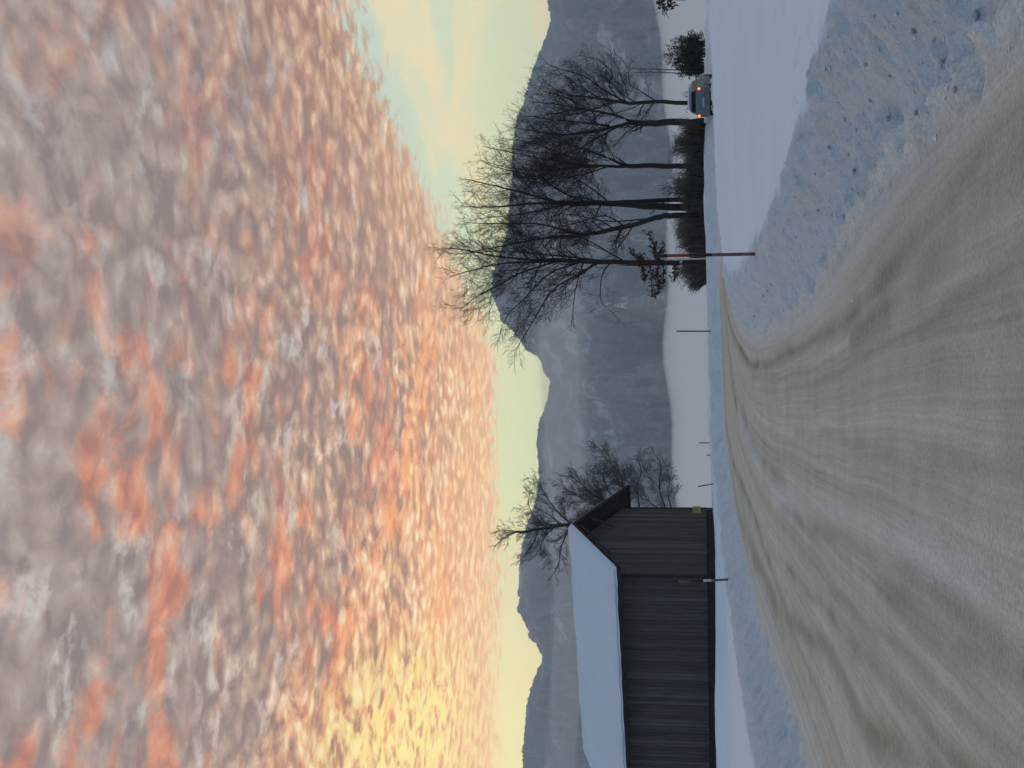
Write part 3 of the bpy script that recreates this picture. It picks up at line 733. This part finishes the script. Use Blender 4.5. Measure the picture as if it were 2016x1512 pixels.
tree(15, 80, (1395, 240), [
    ([(1398, 240), (1320, 241), (1270, 243), (1240, 240)], .26, .19, .0, dict(root=True, nch=3, spawn_from=.5)),
    ([(1240, 242), (1200, 252), (1150, 262), (1100, 265), (1050, 258), (1010, 250)], .14, .016, .6, {}),
    ([(1240, 238), (1205, 225), (1150, 215), (1090, 205), (1040, 200)], .11, .015, -.8, {}),
    ([(1215, 250), (1170, 275), (1120, 300), (1060, 300), (1000, 292)], .07, .013, -1.2, {}),
    ([(1200, 248), (1140, 240), (1080, 235), (1020, 225)], .08, .014, 1.6, {}),
    ([(1262, 243), (1235, 260), (1205, 290), (1170, 305)], .04, .012, .8, {}),
    ([(1160, 218), (1110, 190), (1070, 180), (1045, 170)], .05, .012, 1.0, {}),
    ([(1180, 256), (1130, 262), (1070, 275), (1015, 268)], .06, .012, -2.0, {}),
    ([(1140, 214), (1100, 222), (1060, 228), (1030, 232)], .06, .012, 2.0, {}),
], 'stout bare tree forking just left of the silver car')
tree(16, 86, (1395, 200), [
    ([(1400, 201), (1330, 202), (1290, 200), (1240, 203), (1190, 195)], .17, .11, .0, dict(root=True, nch=5, spawn_from=.5)),
    ([(1195, 196), (1150, 190), (1110, 185), (1070, 160)], .10, .014, .5, {}),
    ([(1235, 202), (1190, 178), (1150, 150), (1100, 135), (1075, 125)], .08, .014, -1, {}),
    ([(1225, 202), (1200, 170), (1205, 145), (1180, 120), (1140, 108)], .06, .012, 1.0, {}),
    ([(1290, 198), (1262, 180), (1240, 165), (1235, 130), (1210, 105)], .05, .012, -.8, dict(maxlen=1.8)),
    ([(1210, 198), (1170, 215), (1120, 225), (1075, 222)], .06, .012, 1.6, {}),
    ([(1180, 192), (1140, 170), (1110, 150), (1085, 145)], .05, .012, -1.4, {}),
    ([(1250, 201), (1225, 185), (1200, 160), (1165, 140), (1130, 120)], .05, .012, 1.8, {}),
    ([(1270, 200), (1240, 215), (1200, 225), (1170, 232)], .04, .012, 1.2, {}),
], 'slender bare tree standing behind the silver car')
# thin birches behind the dark bush
for sd, Y, top, lab in ((21, 137, 1240, 'thin sapling stem behind the dark bush, the straighter of two'), (22, 143, 1250, 'thin crooked sapling stem behind the dark bush')):
    tree(sd, 92, (1395, Y), [([(1398, Y), (1340, Y+1), (1290, Y-1), (top, Y+2*(sd-21)-2)], .05, .02, 0, dict(root=True, spawn_from=.45, maxlen=1.6, nch=12))], lab, 'sapling', 'twig_soft', 'sapling', 'saplings behind the bush', 3)

# trees behind the barn
g_ = 'bare trees behind the barn'
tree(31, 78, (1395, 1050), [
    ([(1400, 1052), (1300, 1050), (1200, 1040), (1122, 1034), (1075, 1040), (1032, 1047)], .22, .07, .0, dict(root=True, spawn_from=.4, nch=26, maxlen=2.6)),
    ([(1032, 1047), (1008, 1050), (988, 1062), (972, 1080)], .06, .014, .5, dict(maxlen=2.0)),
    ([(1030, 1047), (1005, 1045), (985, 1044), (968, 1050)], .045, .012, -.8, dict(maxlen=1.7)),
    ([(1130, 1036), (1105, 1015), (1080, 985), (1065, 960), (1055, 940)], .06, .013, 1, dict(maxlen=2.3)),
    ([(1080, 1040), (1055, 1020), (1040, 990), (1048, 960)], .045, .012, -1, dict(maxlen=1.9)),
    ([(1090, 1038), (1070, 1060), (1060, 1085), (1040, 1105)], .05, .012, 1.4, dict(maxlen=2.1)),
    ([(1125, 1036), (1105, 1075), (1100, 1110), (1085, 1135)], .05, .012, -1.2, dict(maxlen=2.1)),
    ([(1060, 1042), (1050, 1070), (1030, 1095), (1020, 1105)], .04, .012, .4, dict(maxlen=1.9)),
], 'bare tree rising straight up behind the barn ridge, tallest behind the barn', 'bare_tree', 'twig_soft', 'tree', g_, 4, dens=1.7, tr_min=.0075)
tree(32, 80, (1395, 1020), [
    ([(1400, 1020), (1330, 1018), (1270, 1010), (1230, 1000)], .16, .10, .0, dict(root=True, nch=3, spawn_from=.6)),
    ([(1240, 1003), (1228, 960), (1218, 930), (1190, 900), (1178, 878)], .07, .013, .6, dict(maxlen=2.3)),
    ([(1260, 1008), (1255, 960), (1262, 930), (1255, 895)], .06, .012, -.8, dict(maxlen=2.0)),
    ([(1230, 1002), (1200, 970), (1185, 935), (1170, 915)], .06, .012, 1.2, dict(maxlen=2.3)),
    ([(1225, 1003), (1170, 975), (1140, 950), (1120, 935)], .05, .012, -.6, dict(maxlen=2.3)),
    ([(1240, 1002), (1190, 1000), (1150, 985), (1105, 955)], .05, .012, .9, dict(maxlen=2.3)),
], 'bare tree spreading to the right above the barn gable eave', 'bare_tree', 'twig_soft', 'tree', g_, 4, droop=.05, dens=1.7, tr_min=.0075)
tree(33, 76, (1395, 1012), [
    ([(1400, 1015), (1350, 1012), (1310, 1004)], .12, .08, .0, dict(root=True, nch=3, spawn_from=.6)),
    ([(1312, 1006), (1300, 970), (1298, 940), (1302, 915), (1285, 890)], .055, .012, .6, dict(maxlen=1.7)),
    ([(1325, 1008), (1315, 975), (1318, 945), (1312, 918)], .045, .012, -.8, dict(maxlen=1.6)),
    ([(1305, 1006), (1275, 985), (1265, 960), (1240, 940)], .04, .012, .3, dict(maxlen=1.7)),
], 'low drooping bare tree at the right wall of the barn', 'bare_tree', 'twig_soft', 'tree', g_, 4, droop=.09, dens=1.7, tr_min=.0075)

# withered leaves on low branches of the left end tree
def leaf_cluster(b_, c0, n, sp, r2, size=.09):
    for _ in range(n):
        p = Vector(c0)+Vector((r2.gauss(0, sp[0]), r2.gauss(0, sp[1]), r2.gauss(0, sp[2])))
        a = Vector((r2.gauss(0, 1), r2.gauss(0, 1), r2.gauss(0, 1))).normalized(); w = a.cross(Vector((r2.gauss(0, 1), r2.gauss(0, 1), r2.gauss(0, 1)))).normalized()
        s = size*r2.uniform(.6, 1.3); n_ = a.cross(w)*s*.18; i = len(b_.v)
        for q in (-a*s, -a*s*.25+w*s*.5+n_, a*s*.35+w*s*.42, a*s, a*s*.35-w*s*.42, -a*s*.25-w*s*.5+n_): b_.v.append(tuple(p+q))
        b_.f += [(i, i+1, i+2, i+3), (i, i+3, i+4, i+5)]
def leafy(root, T, limbs, y, n, sp, size=.09):
    org = root.location; r2 = random.Random(77); br = MB(); lf = MB()
    for px_ in limbs:
        P_ = [at(v, Y, y+o)-org for v, Y, o in px_]; P_ = [Vector(q) for q in smooth_pl([tuple(q) for q in P_], 4)]
        br.tube(P_, [.028-.018*i/len(P_) for i in range(len(P_))], 4)
        for q in P_[1:]:
            leaf_cluster(lf, q, n, sp, r2, size)
            for _ in range(2):
                e = q+Vector((r2.gauss(0, .18), r2.gauss(0, .1), r2.gauss(0, .18))); br.tube([q, e], .008, 3)
    br.build('branch', M['twig'], root); lf.build('leaves', M['dead_leaf'], root)
oak = empty('beech_shoot', at(1398, 519, 62)); oak.location.z = gz(oak.location.x, 62)-.1
tag(oak, 'young tree with clumps of withered brown leaves behind the red pole', 'tree')
MB().tube([(0, 0, 0), (.03, 0, 1.2), (.0, 0, 2.6), (.02, 0, 4.6)], [.05, .045, .035, .015], 6, True).build('trunk', M['bark'], oak, True)
leafy(oak, None, [[(1300, 520, 0), (1292, 540, .1), (1298, 560, .2), (1290, 582, .2)], [(1280, 519, 0), (1282, 545, -.2), (1285, 578, -.3)], [(1305, 520, 0), (1306, 545, .2), (1303, 566, .3)], [(1305, 519, 0), (1290, 500, .1), (1288, 482, .2), (1276, 460, .2)],
                  [(1290, 516, 0), (1300, 502, .1), (1305, 482, .2)], [(1270, 518, 0), (1252, 508, .2), (1243, 496, .2)], [(1330, 520, 0), (1330, 535, 0), (1326, 550, .1)], [(1285, 519, 0), (1268, 512, 0), (1262, 503, 0)], [(1262, 519, .2), (1268, 535, .2), (1272, 548, .2)]], 62, 9, (.10, .12, .10))
b0 = at(1398, -70, 40); oak2 = empty('beech_tree', (b0.x, 40, gz(b0.x, 40)-.1)); tag(oak2, 'tree just outside the frame whose leafy brown branch tip hangs in', 'tree')
MB().tube([(0, 0, 0), (.05, 0, 1.5), (-.02, 0, 3.2), (.05, .1, 5.2)], [.12, .10, .08, .03], 8, True).build('trunk', M['bark'], oak2, True)
leafy(oak2, None, [[(1300, -70, 0), (1300, -30, 0), (1302, 0, 0), (1308, 22, 0)], [(1310, -70, 0), (1318, -30, 0), (1320, 0, .1), (1322, 12, .1)], [(1290, -70, 0), (1290, -20, 0), (1300, 6, .1)], [(1240, -70, 0), (1225, -120, 0), (1210, -160, .4)], [(1270, -72, 0), (1275, -120, .3), (1260, -170, .4)]], 40, 10, (.065, .07, .07), .06)

# small trail plates beside the tree trunk
p = at(1335, 511, 64); g0 = gz(p.x, 64); tp = empty('trail_post', (p.x, 64, g0)); tag(tp, 'cream painted post with two pale plates in front of the left end tree', 'sign post')
zt = at(1308, 510, 64).z-g0
MB().box((-.02, -.02, -.2), (.05, .03, zt)).build('post', M['cream'], tp)
z1 = at(1341, 515, 64).z-g0; MB().box((-.36, -.045, z1-.06), (.03, -.024, z1+.07)).build('plate', M['plate'], tp)
z1 = at(1334, 525, 64).z-g0; MB().box((-.62, -.045, z1-.09), (-.30, -.024, z1+.01)).build('plate', M['plate'], tp)
MB().box((-.40, -.05, z1+.02), (-.33, -.024, z1+.22)).build('plate', M['plate'], tp)
b0 = on_ground(1397, 78, 88); t0 = at(1376, 78, 88)
pole('marker_post', b0, t0, [(0, 1, 'cream')], .05, 'short pale post in front of the dark bush', 'post')

# ------------------------------------------------------------------ hedge and bush
def hedge(name, label, Y0, Y1, yd, hfun, dens, mat, seed, lean=0.0, cat='hedge'):
    r2 = random.Random(seed); a = at(1396, Y1, yd); b2 = at(1396, Y0, yd)
    root = empty(name, (a.x, yd, gz((a.x+b2.x)/2, yd)-.08)); tag(root, label, cat)
    wd = b2.x-a.x; mb = MB(); N = int(wd*dens); st = MB()
    for q in range(N):
        t = r2.random(); x = t*wd; y = r2.uniform(-.8, .8); h = hfun(t)*r2.uniform(.35, 1.0)**.7
        lx = r2.gauss(0, .16)+lean*(1-t)**4*-1; ly = r2.gauss(0, .2)
        P_ = [(x, y, 0), (x+lx*h*.35+r2.gauss(0, .02), y+ly*h*.3, h*.45), (x+lx*h*.8+r2.gauss(0, .05), y+ly*h*.7, h*.8), (x+lx*h*1.15+r2.gauss(0, .08), y+ly*h, h)]
        (st if q % 12 == 0 else mb).tube(P_, [.016, .012, .009, .006] if q % 12 else [.03, .022, .014, .008], 3)
        for _ in range(3):
            s0 = r2.choice(P_[1:3]); l = h*r2.uniform(.12, .32); mb.tube([s0, (s0[0]+r2.gauss(0, .4)*l, s0[1]+r2.gauss(0, .4)*l, s0[2]+l*.5), (s0[0]+r2.gauss(0, .7)*l, s0[1]+r2.gauss(0, .5)*l, s0[2]+l)], [.008, .007, .005], 3)
    st.build('stems', M['bark'], root); mb.build('twigs', M[mat], root)
    return root
hedge('hedge', 'long leafless brushy hedge under the row of bare trees', 246, 556, 68.4, lambda t: (1.5+.35*math.sin(t*23)+.25*math.sin(t*51+1)+.15*math.sin(t*97))*(min(1, t*9)*.55+.45), 300, 'hedge', 5, .5)
def bush(name, label, Y0, Y1, v0, yd, seed, stems, leafy_low):
    r2 = random.Random(seed); a = at(1396, Y1, yd); b2 = at(1396, Y0, yd); zt = at(v0, (Y0+Y1)/2, yd).z
    cx = (a.x+b2.x)/2; rx = (b2.x-a.x)/2; g0 = gz(cx, yd)-.1; hz = zt-g0
    root = empty(name, (cx, yd, g0)); tag(root, label, 'bush'); T = Tree(seed); T.maxlvl = 3; lf = MB()
    for q in range(stems):
        u = r2.uniform(-1, 1); x = u*rx*.7; y = r2.uniform(-.6, .6); h = hz*(1-.45*abs(u)**1.5)*r2.uniform(.55, 1.05)
        tip = (u*rx*r2.uniform(.75, 1.0), y*1.6, h)
        T.limb([(x, y, 0), (x*1.1, y*1.2, h*.45), tip], .035, .010, 4, int(8+h*3), 1, .1, .42, 1.0)
    for p in T.cr.v[::11]:
        zz = p[2]/hz
        if r2.random() < leafy_low*(1.15-zz): leaf_cluster(lf, p, 2, (.07, .07, .07), r2, .075)
    T.tr.build('stems', M['bark'], root); T.cr.build('twigs', M['hedge'], root)
    if lf.v: lf.build('leaves', M['dark_leaf'], root)
bush('bush', 'broad dark evergreen bush to the right of the silver car', 60, 152, 1305, 92, 8, 46, .7)
bush('bush', 'lower scrubby bush between the silver car and the last bare tree', 150, 225, 1340, 90, 18, 18, .12)

# ------------------------------------------------------------------ car (rear three-quarter view, snow on the roof)
cp = at(1400, 206, 65.0)
car = empty('parked_car', (cp.x+.15, cp.y, gz(cp.x, cp.y)-.08), R(-25)); car.scale = (.9, .9, .9); tag(car, 'dusty silver estate car with glowing tail lights under the trees', 'car')
W2, LC = .89, 4.3       # half width, length; car points along local +y, rear at y=0
def loft(secs):
    """secs: list of (y, [(x,z)...]) rings of equal length"""
    b_ = MB(); n = len(secs[0][1])
    for y_, ring in secs:
        for x_, z_ in ring: b_.v.append((x_, y_, z_))
    for q in range(len(secs)-1):
        for p_ in range(n): a = q*n+p_; c_ = q*n+(p_+1) % n; b_.f.append((a, a+n, c_+n, c_))
    b_.f.append(tuple(range(n))); b_.f.append(tuple((len(secs)-1)*n+p_ for p_ in reversed(range(n))))
    return b_
def ring(w0, w1, w2, z0, zb, zt):
    h = [(w0*.93, z0), (w0, z0+.12), (w0, (z0+zb)/2), (w0*.985, zb), (w1, zb+.04), (w2, zt-.05), (w2*.9, zt)]
    return [(-x_, z_) for x_, z_ in h][::-1]+h if False else [(x_, z_) for x_, z_ in h]+[(-x_, z_) for x_, z_ in h[::-1]]
body = loft([(0, ring(W2*.95, W2*.90, W2*.84, .36, .93, .98)), (.05, ring(W2, W2*.94, W2*.86, .28, .95, 1.06)), (.22, ring(W2, W2*.9, W2*.74, .26, .96, 1.38)), (.50, ring(W2, W2*.9, W2*.72, .26, .96, 1.46)), (1.6, ring(W2, W2*.91, W2*.72, .24, .95, 1.49)), (2.5, ring(W2, W2*.91, W2*.72, .24, .94, 1.45)),
             (3.25, ring(W2, W2*.9, W2*.82, .24, .93, 1.0)), (3.9, ring(W2*.97, W2*.86, W2*.78, .26, .84, .90)), (4.25, ring(W2*.86, W2*.76, W2*.66, .32, .66, .72)), (4.3, ring(W2*.8, W2*.7, W2*.6, .36, .6, .64))]).build('body', M['car_paint'], car, True)
md = body.modifiers.new('edges', 'EDGE_SPLIT'); md.split_angle = R(38)
b_ = MB(); b_.v = [(-.68, .035, 1.0), (.68, .035, 1.0), (.56, .165, 1.36), (-.56, .165, 1.36), (-.68, .06, 1.0), (.68, .06, 1.0), (.56, .19, 1.36), (-.56, .19, 1.36)]
b_.f = [(0, 1, 2, 3), (7, 6, 5, 4), (0, 4, 5, 1), (1, 5, 6, 2), (2, 6, 7, 3), (3, 7, 4, 0)]; b_.build('rear_window', M['car_glass'], car)
for s in (-1, 1):
    for y0, y1, k0, k1 in ((.45, 1.05, .55, .42), (1.15, 1.95, .42, .42), (2.05, 2.72, .42, .55)):
        b_ = MB(); xb, xt = s*W2*.925, s*W2*.765
        q = [(xb, y0, 1.01), (xb, y1+(.28 if y1 > 2.5 else 0), 1.01), (xt, y1-.08, 1.36), (xt, y0+.05, 1.36)]
        b_.v = q+[(x_-s*.05, y_, z_) for x_, y_, z_ in q]; b_.f = [(0, 1, 2, 3), (7, 6, 5, 4), (0, 4, 5, 1), (1, 5, 6, 2), (2, 6, 7, 3), (3, 7, 4, 0)]
        b_.build('side_window', M['car_glass'], car)
MB().box((-.86, -.08, .30), (.86, .06, .52)).build('bumper', M['car_paint'], car)
MB().box((-.60, -.10, .22), (.60, .04, .31)).build('valance', M['car_dark'], car)
MB().box((-.28, -.03, .60), (.28, -.005, .72)).build('number_plate', M['plate'], car)
for s in (-1, 1):
    h_ = MB().box((s*.80-.09, -.025, .80), (s*.80+.07, .04, 1.02)).build('tail_light', M['lamp_housing'], car)
    MB().tube([(s*.80, -.05, .91), (s*.80, -.026, .91)], .075, 12, True).build('bulb', M['lamp'], h_)
def wheel(x_, y_):
    s = 1 if x_ > 0 else -1; w_ = empty('wheel', (x_, y_, .31)); w_.parent = car
    MB().tube([(-.10, 0, 0), (-.085, 0, 0), (.085, 0, 0), (.10, 0, 0)], [.26, .31, .31, .26], 20, True).build('tyre', M['tyre'], w_, True)
    r_ = MB(); r_.tube([(s*.101, 0, 0), (s*.108, 0, 0)], .19, 16, True)
    for q in range(5):
        c_, s_ = math.cos(q*2*math.pi/5), math.sin(q*2*math.pi/5); r_.tube([(s*.112, 0, 0), (s*.112, c_*.18, s_*.18)], .022, 4, True)
    r_.build('rim', M['rim'], w_)
for x_ in (-.80, .80):
    for y_ in (.75, 3.4): wheel(x_, y_)
for s in (-1, 1): MB().box((s*.98-.09, 2.62, 1.0), (s*.98+.09, 2.74, 1.14)).build('mirror', M['car_paint'], car)
b_ = MB(); NX = 10
def slabsnow(x0, x1, y0, y1, z0, th, name):
    b_ = MB(); n = 9; r2 = random.Random(3)
    for lay in (0, 1):
        for a in range(n+1):
            for c_ in range(n+1):
                u, v = a/n, c_/n; e = min(1, 5*min(u, 1-u, v, 1-v)+.1); x_ = x0+(x1-x0)*u; y_ = y0+(y1-y0)*v
                b_.v.append((x_, y_, z0(x_, y_)+lay*(th*e+.02*r2.random())))
    m2 = (n+1)**2
    for a in range(n):
        for c_ in range(n): i = a*(n+1)+c_; q = (i, i+n+1, i+n+2, i+1); b_.f.append(tuple(t+m2 for t in q)); b_.f.append(q[::-1])
    for a in range(n):
        for i, j in ((a, a+1), (n*(n+1)+a, n*(n+1)+a+1), (a*(n+1), (a+1)*(n+1)), (a*(n+1)+n, (a+1)*(n+1)+n)): b_.f.append((i, j, j+m2, i+m2))
    return b_.build(name, M['roof_snow'], car, True)
slabsnow(-.60, .60, .55, 2.4, lambda x_, y_: 1.46+.03*math.sin(y_), .09, 'roof_snow')
slabsnow(-.6, .6, 3.3, 4.05, lambda x_, y_: .98-.12*(y_-3.3), .10, 'bonnet_snow')

# ------------------------------------------------------------------ clods and crumbs of snow on the banks
r3 = random.Random(15)
def clod_mesh(seed):
    r2 = random.Random(seed); b_ = MB(); n1, n2 = 7, 5; ph = [r2.uniform(0, 6) for _ in range(4)]
    for a in range(n2+1):
        th = math.pi*a/n2
        for c_ in range(n1):
            fi = 2*math.pi*c_/n1; rr_ = 1+.22*math.sin(2*fi+ph[0])+.18*math.sin(3*th+ph[1])+.12*r2.uniform(-1, 1)
            b_.v.append((rr_*math.sin(th)*math.cos(fi), rr_*math.sin(th)*math.sin(fi), .75*rr_*math.cos(th)))
    for a in range(n2):
        for c_ in range(n1): i = a*n1+c_; j = a*n1+(c_+1) % n1; b_.f.append((i, i+n1, j+n1, j))
    return b_
CL = [clod_mesh(s).mesh('snow_clod', M['clod'], True) for s in range(5)]
lab = {0: 'largest dark clod low on the right snow bank beside the road'}
spots = [(1860, 125, .055), (1800, 60, .05), (1845, 80, .045), (1775, 232, .045), (1722, 196, .04), (1804, 222, .04), (1684, 336, .045), (1592, 382, .04), (1640, 424, .05), (1664, 426, .05), (1943, 30, .05), (1903, 176, .035), (1673, 304, .04), (1710, 126, .04), (1808, 180, .035), (1618, 414, .035), (1488, 622, .05), (1504, 582, .055), (1514, 573, .05), (1760, 150, .035), (1652, 290, .035)]
for q, (v, Y, s) in enumerate(spots):
    s *= .62
    d = ray(v, Y); y = 3.0
    while y < 60:
        z_ = EYE+d.z/d.y*y; x = d.x/d.y*y
        if z_ <= gz(x, y): break
        y += .12
    o = bpy.data.objects.new('snow_clod', CL[q % 5]); COL.objects.link(o); o.location = (x, y, gz(x, y)+s*.08); o.scale = (s, s*.9, s*.8); o.rotation_euler = (0, 0, r3.uniform(0, 6))
    tag(o, 'fist sized dirty clod lying on the snow bank by the right road edge', 'snow clod', 'dirty clods on the right snow bank')
# crumbs
cr = MB(); rr3 = np.random.RandomState(4)
cand = []
for pl_, sgn in ((REDGE, 1), (LEDGE, -1)):
    for q in range(1900 if sgn > 0 else 700):
        i = rr3.randint(0, len(pl_)-1); 
        (ax, ay), (bx, by) = pl_[i], pl_[i+1]
        t = rr3.rand(); x = ax+(bx-ax)*t; y = ay+(by-ay)*t
        if not 4 < y < 46: continue
        l = math.hypot(bx-ax, by-ay); nx, ny = (by-ay)/l*sgn, -(bx-ax)/l*sgn; o_ = rr3.normal(.45, .5)
        cand.append((x+nx*o_, y+ny*o_, abs(rr3.normal(0, 1))*.009+.005))
ca = np.array(cand); hz_ = ground(ca[:, 0], ca[:, 1])
base = clod_mesh(3)
octv = [(1, 0, 0), (0, 1, 0), (-1, 0, 0), (0, -1, 0), (0, 0, .8), (0, 0, -.6)]
for (x, y, s), h_ in zip(cand, hz_):
    i = len(cr.v); a = rr3.rand()*6; c_, s_ = math.cos(a)*s, math.sin(a)*s
    for vx, vy, vz in octv:
        k2 = .7+.6*rr3.rand(); cr.v.append((x+(vx*c_-vy*s_)*k2, y+(vx*s_+vy*c_)*k2, h_+s*.3+vz*s*k2))
    for f in ((0, 1, 4), (1, 2, 4), (2, 3, 4), (3, 0, 4), (1, 0, 5), (2, 1, 5), (3, 2, 5), (0, 3, 5)): cr.f.append(tuple(i+q for q in f))
M['crumb'] = simple('snow_crumb', (.72, .73, .74), .8, .2, 20)
tag(cr.build('snow_crumbs', M['crumb']), kind='stuff')
